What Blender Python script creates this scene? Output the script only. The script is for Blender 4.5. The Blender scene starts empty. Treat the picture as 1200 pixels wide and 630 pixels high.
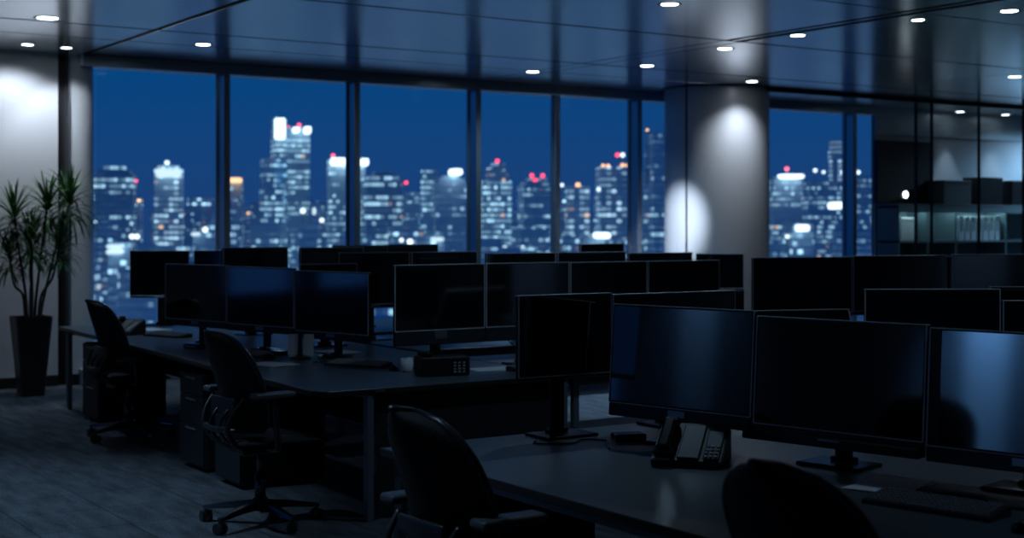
import bpy, bmesh, math, random
from mathutils import Vector, Matrix
random.seed(7)
S = bpy.context.scene
COL = S.collection
R = math.radians

# ---------------------------------------------------------------- camera
EYE = 1.6
YAW = 33.5
cam_d = bpy.data.cameras.new('camera')
cam = bpy.data.objects.new('camera', cam_d)
COL.objects.link(cam)
cam.location = (0, 0, EYE)
cam.rotation_euler = (R(90), 0, R(-YAW))
cam_d.sensor_width = 36
cam_d.lens = 36 * 1660 / 1200
cam_d.shift_y = -50 / 1200
cam_d.clip_start = .05
cam_d.clip_end = 6000
cam_d.dof.use_dof = True
cam_d.dof.focus_distance = 6.2
cam_d.dof.aperture_fstop = 2.7
S.camera = cam

# ---------------------------------------------------------------- world
W = bpy.data.worlds.new('dusk')
S.world = W
W.use_nodes = True
nt = W.node_tree
nt.nodes.clear()
o_ = nt.nodes.new('ShaderNodeOutputWorld')
bg = nt.nodes.new('ShaderNodeBackground')
tc = nt.nodes.new('ShaderNodeTexCoord')
sx = nt.nodes.new('ShaderNodeSeparateXYZ')
rp = nt.nodes.new('ShaderNodeValToRGB')
nt.links.new(tc.outputs['Generated'], sx.inputs[0])
nt.links.new(sx.outputs['Z'], rp.inputs[0])
nt.links.new(rp.outputs[0], bg.inputs[0])
nt.links.new(bg.outputs[0], o_.inputs[0])
e = rp.color_ramp.elements
e[0].position = 0.0
e[0].color = (.0130, .056, .190, 1)
e[1].position = .30
e[1].color = (.0025, .038, .135, 1)
n_ = e.new(.05); n_.color = (.0085, .060, .212, 1)
n_ = e.new(.11); n_.color = (.0015, .064, .225, 1)
bg.inputs[1].default_value = 1.0
S.view_settings.view_transform = 'Standard'
S.view_settings.look = 'None'
S.view_settings.exposure = 0
S.view_settings.gamma = 1
S.view_settings.use_curve_mapping = False

# ---------------------------------------------------------------- materials
MATS = {}
def mat(name, col, rough=.5, metal=0, spec=.5, noise=None, bump=None, emit=None, estr=0, var=0, coat=0, ior=1.5):
    if name in MATS: return MATS[name]
    m = bpy.data.materials.new(name)
    m.use_nodes = True
    t = m.node_tree
    b = t.nodes['Principled BSDF']
    b.inputs['IOR'].default_value = ior
    b.inputs['Base Color'].default_value = (*col, 1)
    b.inputs['Roughness'].default_value = rough
    b.inputs['Metallic'].default_value = metal
    b.inputs['Specular IOR Level'].default_value = spec
    b.inputs['Coat Weight'].default_value = coat
    if noise or bump:
        c = t.nodes.new('ShaderNodeTexCoord')
        n = t.nodes.new('ShaderNodeTexNoise')
        n.inputs['Scale'].default_value = noise or bump[0]
        n.inputs['Detail'].default_value = 4
        t.links.new(c.outputs['Object'], n.inputs['Vector'])
        if var:
            mx = t.nodes.new('ShaderNodeMix'); mx.data_type = 'RGBA'
            mx.inputs['A'].default_value = (*[x * (1 - var) for x in col], 1)
            mx.inputs['B'].default_value = (*[min(1, x * (1 + var)) for x in col], 1)
            t.links.new(n.outputs['Fac'], mx.inputs['Factor'])
            t.links.new(mx.outputs['Result'], b.inputs['Base Color'])
        if bump:
            bp = t.nodes.new('ShaderNodeBump')
            bp.inputs['Strength'].default_value = bump[1]
            bp.inputs['Distance'].default_value = .01
            t.links.new(n.outputs['Fac'], bp.inputs['Height'])
            t.links.new(bp.outputs[0], b.inputs['Normal'])
    if emit:
        b.inputs['Emission Color'].default_value = (*emit, 1)
        b.inputs['Emission Strength'].default_value = estr
    MATS[name] = m
    return m

def glass_mat(name, tint, ior=1.5, refl=1.0):
    if name in MATS: return MATS[name]
    m = bpy.data.materials.new(name); m.use_nodes = True
    t = m.node_tree; t.nodes.clear()
    o = t.nodes.new('ShaderNodeOutputMaterial')
    tr = t.nodes.new('ShaderNodeBsdfTransparent'); tr.inputs[0].default_value = (*tint, 1)
    gl = t.nodes.new('ShaderNodeBsdfGlossy'); gl.inputs['Roughness'].default_value = 0.01
    gl.inputs[0].default_value = (refl, refl, refl, 1)
    fr = t.nodes.new('ShaderNodeFresnel')
    ge = t.nodes.new('ShaderNodeNewGeometry')          # thin pane: both faces reflect as from the air
    pw = t.nodes.new('ShaderNodeMapRange'); pw.inputs[3].default_value = ior; pw.inputs[4].default_value = 1 / ior
    t.links.new(ge.outputs['Backfacing'], pw.inputs[0]); t.links.new(pw.outputs[0], fr.inputs[0])
    mx = t.nodes.new('ShaderNodeMixShader')
    t.links.new(fr.outputs[0], mx.inputs[0]); t.links.new(tr.outputs[0], mx.inputs[1]); t.links.new(gl.outputs[0], mx.inputs[2])
    t.links.new(mx.outputs[0], o.inputs[0])
    MATS[name] = m
    return m

M_frame = mat('window_frame_grey', (.44, .51, .57), .30, .85)
M_wall = mat('plaster', (.62, .64, .68), .65, noise=3, var=.03, bump=(60, .08))
M_darkwall = mat('dark_wall_paint', (.10, .11, .125), .6, noise=4, var=.1)
M_column = mat('column_cladding', (.66, .69, .73), .42, .2, noise=2, var=.03)
M_black = mat('black_plastic', (.008, .009, .011), .45, noise=40, var=.2)
M_blackgloss = mat('black_gloss_plastic', (.006, .007, .009), .2)
M_screen = mat('screen_glass', (.003, .006, .009), .07, 0, 1.0, ior=2.1)
M_bezel = mat('monitor_black', (.007, .008, .010), .38)
M_edge = mat('monitor_edge_metal', (.85, .88, .92), .45, .35)
M_chin = mat('monitor_chin', (.035, .045, .055), .35, .3)
M_silver = mat('brushed_silver', (.45, .48, .53), .32, .9)
M_desk = mat('desk_laminate', (.075, .10, .125), .36, 0, .7, noise=5, var=.12)
M_deskedge = mat('desk_edge', (.02, .023, .027), .35)
M_panel = mat('desk_panel', (.020, .026, .033), .5, noise=8, var=.15)
M_metal = mat('desk_leg_metal', (.24, .28, .32), .45, .4)
M_base = mat('skirting_black', (.008, .009, .011), .5)
M_fabric = mat('chair_fabric', (.010, .011, .013), .8, noise=120, var=.5, bump=(300, .3))
M_chairpl = mat('chair_plastic', (.026, .029, .034), .28, 0, .7)
M_chrome = mat('chair_polished', (.12, .13, .15), .22, .9)
M_pad = mat('armrest_pad', (.09, .10, .115), .35)
M_key = mat('keycaps', (.26, .28, .30), .3, 0, .8)
M_paper = mat('paper', (.80, .83, .88), .6, noise=8, var=.05)
M_glass = glass_mat('window_glass', (.95, .98, 1.0), 1.5, .07)
M_part = glass_mat('partition_glass', (.86, .92, .94), 1.5, .8)
M_leaf = mat('leaf_green', (.045, .14, .035), .4, 0, .5, noise=6, var=.4)
M_cane = mat('cane_bark', (.06, .05, .035), .8, noise=30, var=.3)
M_pot = mat('pot_black', (.010, .011, .014), .35)
M_soil = mat('soil', (.02, .016, .012), .9)
M_lamp = mat('lamp_diffuser', (.9, .9, .9), .5, emit=(.86, .93, 1), estr=14)
M_ring = mat('lamp_ring', (.35, .37, .40), .3, .6)

def carpet_mat():
    m = bpy.data.materials.new('carpet_tiles'); m.use_nodes = True
    t = m.node_tree; b = t.nodes['Principled BSDF']
    c = t.nodes.new('ShaderNodeTexCoord')
    n1 = t.nodes.new('ShaderNodeTexNoise'); n1.inputs['Scale'].default_value = 95; n1.inputs['Detail'].default_value = 6
    n1.inputs['Roughness'].default_value = .8
    n2 = t.nodes.new('ShaderNodeTexNoise'); n2.inputs['Scale'].default_value = 2.2; n2.inputs['Detail'].default_value = 5
    br = t.nodes.new('ShaderNodeTexBrick'); br.offset = 0; br.inputs['Scale'].default_value = 1
    br.inputs['Brick Width'].default_value = .5; br.inputs['Row Height'].default_value = .5
    br.inputs['Mortar Size'].default_value = .004
    br.inputs['Color1'].default_value = (.085, .095, .110, 1); br.inputs['Color2'].default_value = (.105, .117, .135, 1)
    br.inputs['Mortar'].default_value = (.035, .040, .048, 1)
    mp = t.nodes.new('ShaderNodeMapping'); mp.inputs['Scale'].default_value = (6, 1.2, 1)
    t.links.new(c.outputs['Object'], mp.inputs[0]); t.links.new(mp.outputs[0], n2.inputs['Vector'])
    for n in (n1, br): t.links.new(c.outputs['Object'], n.inputs['Vector'])
    r1 = t.nodes.new('ShaderNodeMapRange'); r1.inputs[1].default_value = .3; r1.inputs[2].default_value = .7
    r1.inputs[3].default_value = .05; r1.inputs[4].default_value = 1.9
    t.links.new(n1.outputs['Fac'], r1.inputs[0])
    r2 = t.nodes.new('ShaderNodeMapRange'); r2.inputs[1].default_value = .35; r2.inputs[2].default_value = .65
    r2.inputs[3].default_value = .65; r2.inputs[4].default_value = 1.25
    t.links.new(n2.outputs['Fac'], r2.inputs[0])
    mu = t.nodes.new('ShaderNodeMath'); mu.operation = 'MULTIPLY'
    t.links.new(r1.outputs[0], mu.inputs[0]); t.links.new(r2.outputs[0], mu.inputs[1])
    v = t.nodes.new('ShaderNodeVectorMath'); v.operation = 'SCALE'
    t.links.new(br.outputs['Color'], v.inputs[0]); t.links.new(mu.outputs[0], v.inputs['Scale'])
    t.links.new(v.outputs[0], b.inputs['Base Color'])
    b.inputs['Roughness'].default_value = .95
    b.inputs['Specular IOR Level'].default_value = .15
    bp = t.nodes.new('ShaderNodeBump'); bp.inputs['Strength'].default_value = .6; bp.inputs['Distance'].default_value = .006
    t.links.new(n1.outputs['Fac'], bp.inputs['Height']); t.links.new(bp.outputs[0], b.inputs['Normal'])
    return m

def ceiling_mat():
    m = bpy.data.materials.new('ceiling_panels'); m.use_nodes = True
    t = m.node_tree; b = t.nodes['Principled BSDF']
    b.inputs['Base Color'].default_value = (.62, .67, .72, 1)
    b.inputs['Metallic'].default_value = .85
    c = t.nodes.new('ShaderNodeTexCoord')
    n = t.nodes.new('ShaderNodeTexNoise'); n.inputs['Scale'].default_value = 1.3; n.inputs['Detail'].default_value = 3
    t.links.new(c.outputs['Object'], n.inputs['Vector'])
    r = t.nodes.new('ShaderNodeMapRange'); r.inputs[3].default_value = .15; r.inputs[4].default_value = .24
    t.links.new(n.outputs['Fac'], r.inputs[0]); t.links.new(r.outputs[0], b.inputs['Roughness'])
    return m
M_carpet = carpet_mat()
M_ceil = ceiling_mat()

# ---------------------------------------------------------------- mesh helpers
def mkobj(name, bm, m, parent=None, smooth=False, loc=None, rz=None):
    me = bpy.data.meshes.new(name)
    bmesh.ops.recalc_face_normals(bm, faces=bm.faces[:])
    bm.to_mesh(me); bm.free()
    o = bpy.data.objects.new(name, me)
    if m: me.materials.append(m)
    if smooth:
        for p in me.polygons: p.use_smooth = True
    COL.objects.link(o)
    if parent: o.parent = parent
    if loc is not None: o.location = loc
    if rz is not None: o.rotation_euler = (0, 0, rz)
    return o

def box(bm, x0, x1, y0, y1, z0, z1, bev=0, seg=2, mtx=None):
    t = bmesh.new()
    bmesh.ops.create_cube(t, size=1)
    for v in t.verts:
        v.co = Vector(((x0 + x1) / 2 + v.co.x * (x1 - x0), (y0 + y1) / 2 + v.co.y * (y1 - y0), (z0 + z1) / 2 + v.co.z * (z1 - z0)))
    if bev:
        bmesh.ops.bevel(t, geom=t.edges[:], offset=bev, segments=seg, affect='EDGES', profile=.5)
    if mtx: bmesh.ops.transform(t, matrix=mtx, verts=t.verts[:])
    join(bm, t)
    return bm

def join(bm, t):
    me = bpy.data.meshes.new('tmp'); t.to_mesh(me); t.free()
    bm.from_mesh(me); bpy.data.meshes.remove(me)

def cyl(bm, p0, p1, r0, r1=None, seg=20, caps=True):
    r1 = r0 if r1 is None else r1
    p0, p1 = Vector(p0), Vector(p1)
    d = p1 - p0
    t = bmesh.new()
    bmesh.ops.create_cone(t, cap_ends=caps, cap_tris=False, segments=seg, radius1=r0, radius2=r1, depth=d.length)
    q = Vector((0, 0, 1)).rotation_difference(d.normalized()).to_matrix().to_4x4()
    bmesh.ops.transform(t, matrix=Matrix.Translation((p0 + p1) / 2) @ q, verts=t.verts[:])
    join(bm, t)

def tube(bm, pts, rad, seg=8, closed=False, caps=True):
    pts = [Vector(p) for p in pts]
    n = len(pts)
    rads = rad if isinstance(rad, (list, tuple)) else [rad] * n
    rings = []
    up = None
    for i, p in enumerate(pts):
        a = pts[(i - 1) % n] if (closed or i > 0) else p
        b = pts[(i + 1) % n] if (closed or i < n - 1) else p
        d = (b - a).normalized()
        if up is None:
            up = Vector((0, 0, 1)) if abs(d.z) < .9 else Vector((1, 0, 0))
        s = d.cross(up)
        if s.length < 1e-4: s = d.cross(Vector((1, .3, .2)))
        s.normalize(); up = s.cross(d).normalized()
        rings.append([bm.verts.new(p + (s * math.cos(2 * math.pi * k / seg) + up * math.sin(2 * math.pi * k / seg)) * rads[i]) for k in range(seg)])
    for i in range(n if closed else n - 1):
        A, B = rings[i], rings[(i + 1) % n]
        for k in range(seg):
            bm.faces.new((A[k], A[(k + 1) % seg], B[(k + 1) % seg], B[k]))
    if caps and not closed:
        bm.faces.new(rings[0][::-1]); bm.faces.new(rings[-1])

def lathe(bm, prof, seg=28, c=(0, 0, 0)):
    rings = []
    for r, z in prof:
        if r < 1e-5: rings.append([bm.verts.new((c[0], c[1], c[2] + z))])
        else: rings.append([bm.verts.new((c[0] + r * math.cos(2 * math.pi * k / seg), c[1] + r * math.sin(2 * math.pi * k / seg), c[2] + z)) for k in range(seg)])
    for A, B in zip(rings, rings[1:]):
        for k in range(seg):
            j = (k + 1) % seg
            if len(A) == 1 and len(B) == 1: continue
            if len(A) == 1: bm.faces.new((A[0], B[j], B[k]))
            elif len(B) == 1: bm.faces.new((A[k], A[j], B[0]))
            else: bm.faces.new((A[k], A[j], B[j], B[k]))

def prism(bm, poly, z0, z1):
    a = [bm.verts.new((x, y, z0)) for x, y in poly]
    b = [bm.verts.new((x, y, z1)) for x, y in poly]
    bm.faces.new(a[::-1]); bm.faces.new(b)
    n = len(poly)
    for i in range(n):
        bm.faces.new((a[i], a[(i + 1) % n], b[(i + 1) % n], b[i]))

def catmull(pts, n=6):
    P = [Vector(p) for p in pts]
    P = [P[0] * 2 - P[1]] + P + [P[-1] * 2 - P[-2]]
    out = []
    for i in range(1, len(P) - 2):
        for k in range(n):
            t = k / n
            out.append(.5 * ((2 * P[i]) + (P[i + 1] - P[i - 1]) * t + (2 * P[i - 1] - 5 * P[i] + 4 * P[i + 1] - P[i + 2]) * t * t + (3 * P[i] - P[i - 1] - 3 * P[i + 1] + P[i + 2]) * t ** 3))
    out.append(P[-2])
    return out

def NB(): return bmesh.new()

def tag(o, label=None, cat=None, group=None, kind=None):
    if label: o['label'] = label
    if cat: o['category'] = cat
    if group: o['group'] = group
    if kind: o['kind'] = kind
    return o

def thing(name, label, cat, loc=(0, 0, 0), rz=0, group=None):
    o = bpy.data.objects.new(name, None); COL.objects.link(o)
    o.empty_display_size = .1
    o.location = loc; o.rotation_euler = (0, 0, rz)
    return tag(o, label, cat, group)

def copy_tree(o, parent=None):
    c = o.copy(); COL.objects.link(c)
    if parent: c.parent = parent
    for ch in list(o.children): copy_tree(ch, c)
    return c

def struct(name, bm, m, parent=None, smooth=False, **k):
    o = mkobj(name, bm, m, parent, smooth, **k)
    o['kind'] = 'structure'
    return o

# ================================================================ THE ROOM
WY = 14.4          # window wall plane
CZ = 3.33
X0, X1, Y0 = -9.0, 24.0, -4.0
bm = NB(); box(bm, X0 - .3, X1 + .3, Y0 - .3, WY + .35, -.25, 0); struct('floor', bm, M_carpet)

# ceiling: slab with metal panels below it, parted by open joints
bm = NB(); box(bm, X0 - .3, X1 + .3, Y0 - .3, WY + .35, CZ + .03, CZ + .3)
ceil = struct('ceiling', bm, mat('plenum_black', (.01, .01, .012), .8))
xs = [X0, -6.6, -3, .6, 4.28, 8.93, 9.14, 13.6, 18.2, X1]
ys = [Y0, -1, 1.2, 3.4, 5.6, 7.75, 9.9, 12.15, 13.02, WY]
bm = NB()
gx, gy = .012, .012
for i in range(len(xs) - 1):
    for j in range(len(ys) - 1):
        a, b_, c, d = xs[i], xs[i + 1], ys[j], ys[j + 1]
        if 8.9 < a < 9.0 and 5 < c < 9:            # recessed linear slot
            box(bm, a + .08, b_ - .08, c, d, CZ + .004, CZ + .028)
            continue
        g0 = .035 if abs(a - 4.28) < .01 else gx
        g1 = .035 if abs(b_ - 4.28) < .01 else gx
        k0 = .024 if abs(c - 9.9) < .01 or abs(c - 12.15) < .01 else gy
        k1 = .024 if abs(d - 9.9) < .01 or abs(d - 12.15) < .01 else gy
        box(bm, a + g0, b_ - g1, c + k0, d - k1, CZ, CZ + .028, .004, 1)
struct('trim_1', bm, M_ceil, ceil).name = 'ceiling_panels'

# exterior edge: window wall
head_z0 = 3.215
bm = NB(); box(bm, 4.25, 15.9, WY - .16, WY + .1, head_z0, CZ, .01, 1)
struct('trim_1', bm, M_frame)
bm = NB(); box(bm, 4.25, 15.9, WY - .12, WY + .1, 0, .16, .01, 1)
struct('trim_2', bm, M_frame)
mull = [5.75, 7.30, 8.91, 10.14, 11.35, 13.2, 15.29]
edges = [4.46] + mull + [15.9]
for i in range(len(edges) - 1):
    a = edges[i] + (.075 if i else 0)
    bm = NB(); box(bm, a, edges[i + 1], WY + .02, WY + .032, .16, head_z0)
    w = struct('window_%d' % (i + 1), bm, M_glass)
    if i < len(mull):
        x = mull[i]
        bm = NB()
        d = .17 if i != 3 else .06
        box(bm, x, x + .075, WY - d, WY + .06, .16, head_z0, .006, 1)
        box(bm, x - .02, x + .095, WY - .012, WY + .018, .16, head_z0)
        f = mkobj('window_frame', bm, M_frame, w)
# left solid part of the window wall: plaster, dark slot, pilaster
bm = NB(); box(bm, -2.6, 4.05, WY - .02, WY + .3, 0, CZ); struct('wall_front', bm, M_wall)
bm = NB(); box(bm, 4.05, 4.17, WY + .06, WY + .3, 0, CZ)
struct('trim_3', bm, M_base)
bm = NB(); box(bm, 4.145, 4.168, WY - .06, WY + .2, 0, CZ, .004, 1)
struct('trim_4', bm, M_silver)
bm = NB()
poly = [(4.17, WY + .3), (4.17, WY - .04)]
rr = .22
for k in range(13):
    a = R(-90 + 90 * k / 12)
    poly.append((4.46 - rr + rr * math.cos(a), WY - .04 + rr + rr * math.sin(a)))
poly.append((4.46, WY + .3))
prism(bm, poly, 0, CZ)
struct('wall_pilaster', bm, M_column)
bm = NB(); box(bm, -2.6, 4.05, WY - .035, WY, 0, .11, .004, 1); box(bm, 4.17, 4.40, WY - .052, WY, 0, .11, .004, 1)
struct('baseboard_front', bm, M_base)
# window wall further left, beyond the plaster
bm = NB(); box(bm, X0, -2.6, WY - .12, WY + .1, 0, .72); box(bm, X0, -2.6, WY - .16, WY + .1, head_z0, CZ); box(bm, -4.65, -4.1, WY - .1, WY + .1, .72, head_z0)
struct('wall_front_sill', bm, M_darkwall)
for k, (a, b_) in enumerate(((-4.1, -2.6), (-6.3, -4.65), (-7.8, -6.3), (X0, -7.8))):
    bm = NB(); box(bm, a, b_, WY + .02, WY + .032, .72, head_z0); w = struct('window_%d' % (20 + k), bm, M_glass)
    bm = NB(); box(bm, a, a + .06, WY - .08, WY + .06, .72, head_z0); mkobj('window_frame', bm, M_frame, w)
# right end of the window wall: solid wall behind the glass room
bm = NB(); box(bm, 15.9, X1, WY - .02, WY + .05, 0, CZ); struct('wall_front_right', bm, mat('grey_wall_paint', (.38, .40, .43), .6))
bm = NB(); box(bm, 15.9, X1, WY - .045, WY - .02, 2.95, CZ); struct('trim_5', bm, mat('bulkhead_grey', (.40, .46, .50), .4, .3))
# left side wall, unseen; its windows are added for the screens to reflect
LW = [(-2.6, -.6), (11.2, 13.4)]
bm = NB()
ycur = Y0
for a, b_ in LW:
    box(bm, X0 - .25, X0, ycur, a, 0, CZ)
    box(bm, X0 - .25, X0, a, b_, 0, .35); box(bm, X0 - .25, X0, a, b_, 3.0, CZ)
    ycur = b_
box(bm, X0 - .25, X0, ycur, WY + .3, 0, CZ)
struct('wall_left', bm, M_darkwall)
for k, (a, b_) in enumerate(LW):
    bm = NB(); box(bm, X0 - .12, X0 - .108, a, b_, .35, 3.0); w = struct('window_%d' % (30 + k), bm, M_glass)
    bm = NB()
    for s in (a, b_ - .05): box(bm, X0 - .15, X0 - .05, s, s + .05, .35, 3.0)
    mkobj('window_frame', bm, M_frame, w)
for yy in (6.1, 9.95):
    bm = NB(); box(bm, X0, X0 + .12, yy - .27, yy + .27, 0, CZ, .02, 2); struct('wall_left_pilaster_added', bm, M_wall)  # unseen pilasters, added for the near screens to reflect
bm = NB(); box(bm, X1, X1 + .25, Y0, WY + .3, 0, CZ); struct('wall_right', bm, M_darkwall)
bm = NB(); box(bm, X0 - .25, X1 + .25, Y0 - .25, Y0, 0, CZ); struct('wall_back', bm, M_darkwall)

bm = NB(); box(bm, 12.5, 13.5, Y0, Y0 + .12, 0, CZ, .02, 2); struct('wall_back_pilaster_added', bm, M_wall)  # unseen, added to give a straight monitor its soft glow

# big round column
CX, CY, CR = 12.08, 13.55, .66
bm = NB()
lathe(bm, [(CR, 0), (CR, CZ)], 96, (CX, CY, 0))
col = struct('column', bm, M_column, smooth=True)
# open joint of the cladding
ang = math.atan2(-.25, -.97)
bm = NB()
p = Vector((CX + (CR - .004) * math.cos(ang), CY + (CR - .004) * math.sin(ang), 0))
box(bm, -.01, .006, -.013, .013, 0, CZ - .01, mtx=Matrix.Translation(p) @ Matrix.Rotation(ang, 4, 'Z'))
mkobj('cladding_joint', bm, M_base, col)
bm = NB(); lathe(bm, [(CR + .012, 0), (CR + .012, .11), (CR, .112)], 64, (CX, CY, 0)); struct('baseboard_column', bm, M_base)
bm = NB(); lathe(bm, [(CR + .03, CZ - .012), (CR + .03, CZ + .001)], 64, (CX, CY, 0)); struct('trim_6', bm, M_base)

# glass partition on the right
PY = 12.98
bm = NB(); box(bm, 12.35, X1, PY - .03, PY + .03, CZ - .05, CZ, .004, 1); struct('trim_7', bm, M_base)
bm = NB(); box(bm, 15.15, X1, PY - .03, PY + .03, 0, .05, .004, 1); struct('trim_8', bm, M_base)
pe = [15.15, 15.47, 16.46, 17.45, 18.5, 19.6, 20.7, 22, X1]
for k in range(len(pe) - 1):
    bm = NB(); box(bm, pe[k] + .01, pe[k + 1] - .01, PY - .006, PY + .006, .05, CZ - .05)
    g = struct('window_%d' % (40 + k), bm, M_part)
    bm = NB(); box(bm, pe[k] - .01, pe[k] + .01, PY - .02, PY + .02, .05, CZ - .05)
    mkobj('window_frame', bm, M_base, g)

# ================================================================ DOWNLIGHTS
def downlight(x, y, label, r=.085, power=30, cone=95, blend=.5, aim=None, warm=(.42, .70, 1)):
    t = thing('ceiling_downlight', label, 'ceiling light', (x, y, CZ), 0, 'round downlights in the metal ceiling')
    bm = NB(); lathe(bm, [(r * .80, .0), (r, -.001), (r + .012, -.006), (r + .014, .0), (r + .014, .002)], 32); mkobj('trim_ring', bm, M_ring, t, True)
    bm = NB(); lathe(bm, [(0, -.003), (r * .82, -.003), (r * .82, -.0005), (0, -.0005)], 32); mkobj('lamp_lens', bm, M_lamp, t)
    if power:
        l = bpy.data.lights.new('spot', 'SPOT')
        l.energy = power; l.color = warm
        l.spot_size = R(cone); l.spot_blend = blend; l.shadow_soft_size = .04
        lo = bpy.data.objects.new('spot', l); COL.objects.link(lo); lo.parent = t
        lo.location = (0, 0, -.03)
        if aim:
            d = Vector(aim) - Vector((x, y, CZ - .03))
            lo.rotation_euler = d.to_track_quat('-Z', 'Y').to_euler()
    return t
downlight(3.28, 11.95, 'larger round downlight nearest the camera above the potted plant', .10, 40, 85)
downlight(3.60, 13.80, 'round downlight close to the white wall above the plant', .06, 44, 122, .6, aim=(3.52, 14.4, 1.6), warm=(.80, .89, 1))
downlight(3.98, 13.84, 'small round downlight beside the dark slot of the left wall', .055, 22, 95, .45, aim=(4.28, 14.4, 1.7), warm=(.80, .89, 1))
downlight(4.99, 12.87, 'round downlight in front of the first window right of the plant', .08, 26, 95)
downlight(8.95, 13.10, 'round downlight by the window head left of the column, farther from the column', .08, 80, 150, .6)
downlight(9.65, 11.94, 'round downlight left of the column, aimed at its pale side', .08, 1000, 23, 1.0, aim=(11.43, 13.66, 1.50), warm=(.74, .85, 1))
downlight(9.35, 10.37, 'round downlight reflected beside the pale column, nearer than the one at its top', .08, 420, 44, .8, aim=(7.5, 10.2, 0))
downlight(11.73, 12.53, 'round downlight right against the front of the column top', .075, 66, 112, 1.0, aim=(11.92, 12.95, .5), warm=(.80, .88, 1))
downlight(9.25, 9.28, 'round downlight beside the dark linear ceiling slots', .075, 26, 100)
downlight(7.12, 8.53, 'round downlight at the top edge of the photo left of the column', .08, 30, 100)
downlight(9.40, 8.03, 'dim round downlight nearest the end of the linear ceiling slots', .06, 14, 100)
downlight(9.62, 7.29, 'round downlight at the top right, cut by a dark ceiling stretch', .08, 22, 100)
downlight(13.9, 10.46, 'round downlight at the right edge in front of the glass partition', .08, 26, 100)
downlight(17.45, 14.1, 'round downlight behind the glass partition near its first posts', .07, 40, 58, .6, warm=(.7, .85, 1))
downlight(18.52, 14.1, 'round downlight deeper in the glass room by its back wall', .07, 40, 58, .6, warm=(.7, .85, 1))
downlight(15.62, 13.3, 'round downlight at the first post of the glass partition', .06, 8, 80)
downlight(19.6, 13.4, 'added unseen downlight over the long shelf unit in the glass room', .07, 320, 165, .8)  # added out of view to brighten the glass room wall
# unseen downlights added as fill for walkway, desks and monitor edges
downlight(1.4, 8.2, 'added unseen downlight over the walkway left of the long desk', .09, 190, 80, .6)
downlight(1.2, 4.6, 'added unseen downlight over the walkway beside the nearest desk', .09, 70, 80, .6)
downlight(4.6, 5.9, 'added unseen downlight over the gap between the two near desks', .09, 34, 110, .6)
downlight(5.4, 2.6, 'added unseen downlight above the nearest desk right of the camera', .09, 20, 110, .6)
# unseen washers added so the left and back pilasters glow in the screens
downlight(-7.9, 6.1, 'added unseen downlight washing the added pilaster on the left side wall', .09, 420, 56, 1.0, aim=(-9, 6.1, 1.4), warm=(.16, .46, 1))
downlight(-7.9, 9.95, 'added unseen downlight washing the farther added pilaster on the left side wall', .09, 60, 60, 1.0, aim=(-9, 9.95, 1.6), warm=(.16, .46, 1))
downlight(13.0, -2.9, 'added unseen downlight washing the added pilaster on the back wall', .09, 40, 60, 1, aim=(13.0, -4, .9), warm=(.35, .6, 1))

# ================================================================ DESKS
DZ = .72
def desk_top(bm, poly, th=.032):
    t = NB(); prism(t, poly, DZ - th, DZ)
    bmesh.ops.bevel(t, geom=[e_ for e_ in t.edges if abs(e_.verts[0].co.z - e_.verts[1].co.z) < 1e-6], offset=.003, segments=1, affect='EDGES')
    for f in t.faces: f.material_index = 0 if abs(f.normal.z) > .9 else 1
    join(bm, t)

def rect(x0, x1, y0, y1): return [(x0, y0), (x1, y0), (x1, y1), (x0, y1)]

def pedestal(label, x0, x1, y0, y1, parent=None):
    # drawer pedestal whose drawers face the walkway (-X)
    cx, cy = (x0 + x1) / 2, (y0 + y1) / 2
    t = thing('drawer_pedestal', label, 'cabinet', (cx, cy, 0))
    h = .635
    a, b_ = (x1 - x0) / 2, (y1 - y0) / 2
    bm = NB(); box(bm, -a + .02, a, -b_, b_, .03, h, .003, 1); box(bm, -a + .05, a - .03, -b_ + .03, b_ - .03, 0, .031); mkobj('body', bm, M_panel, t)
    zz = [.035, .30, .49, h - .004]
    for k in range(3):
        bm = NB(); box(bm, -a, -a + .019, -b_ + .002, b_ - .002, zz[k] + .003, zz[k + 1] - .003, .002, 1)
        d = mkobj('drawer', bm, M_panel, t)
        bm = NB(); box(bm, -a - .012, -a - .0005, -b_ * .4, b_ * .4, zz[k + 1] - .035, zz[k + 1] - .022, .003, 1); mkobj('handle', bm, M_metal, d)
    return t

# long desk at the left (runs from near the camera to the window)
t = thing('long_desk', 'long dark desk between the walkway and the row of three turned monitors', 'desk', (4.1, 6.82, 0))
def rel(o, bm): bmesh.ops.translate(bm, verts=bm.verts[:], vec=-Vector(o.location)); return bm
LE = lambda y: 3.28 + .27 * (y - 6.82) / 5.78          # left edge of the long desk
poly = [(3.34, 6.82), (4.93, 6.82), (4.93, 12.6), (LE(12.6), 12.6), (LE(6.90), 6.90)]
bm = NB(); desk_top(bm, poly); mkobj('desktop', rel(t, bm), M_desk, t).data.materials.append(M_deskedge)
bm = NB(); box(bm, 3.66, 4.88, 6.86, 6.885, .02, DZ - .034, .002, 1); mkobj('end_panel', rel(t, bm), M_panel, t)
for (x, y) in ((3.60, 6.85), (4.895, 6.85), (3.62, 12.5), (4.88, 12.5), (4.88, 9.75)):
    bm = NB(); box(bm, x - .02, x + .02, y - .025, y + .025, 0, DZ - .033, .003, 1); mkobj('leg', rel(t, bm), M_metal, t)
bm = NB(); box(bm, 4.14, 4.16, 6.9, 12.4, .36, DZ - .034); mkobj('modesty_panel', rel(t, bm), M_panel, t)
bm = NB()
box(bm, 3.62, 4.88, 12.48, 12.52, DZ - .075, DZ - .034)
for x in (3.66, 4.86): box(bm, x - .015, x + .015, 6.9, 12.5, DZ - .07, DZ - .034)
mkobj('frame_rail', rel(t, bm), M_metal, t)
bm = NB(); box(bm, 3.62, 3.68, 6.812, 6.822, DZ - .02, DZ - .010); mkobj('edge_clip', rel(t, bm), M_silver, t)
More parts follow.
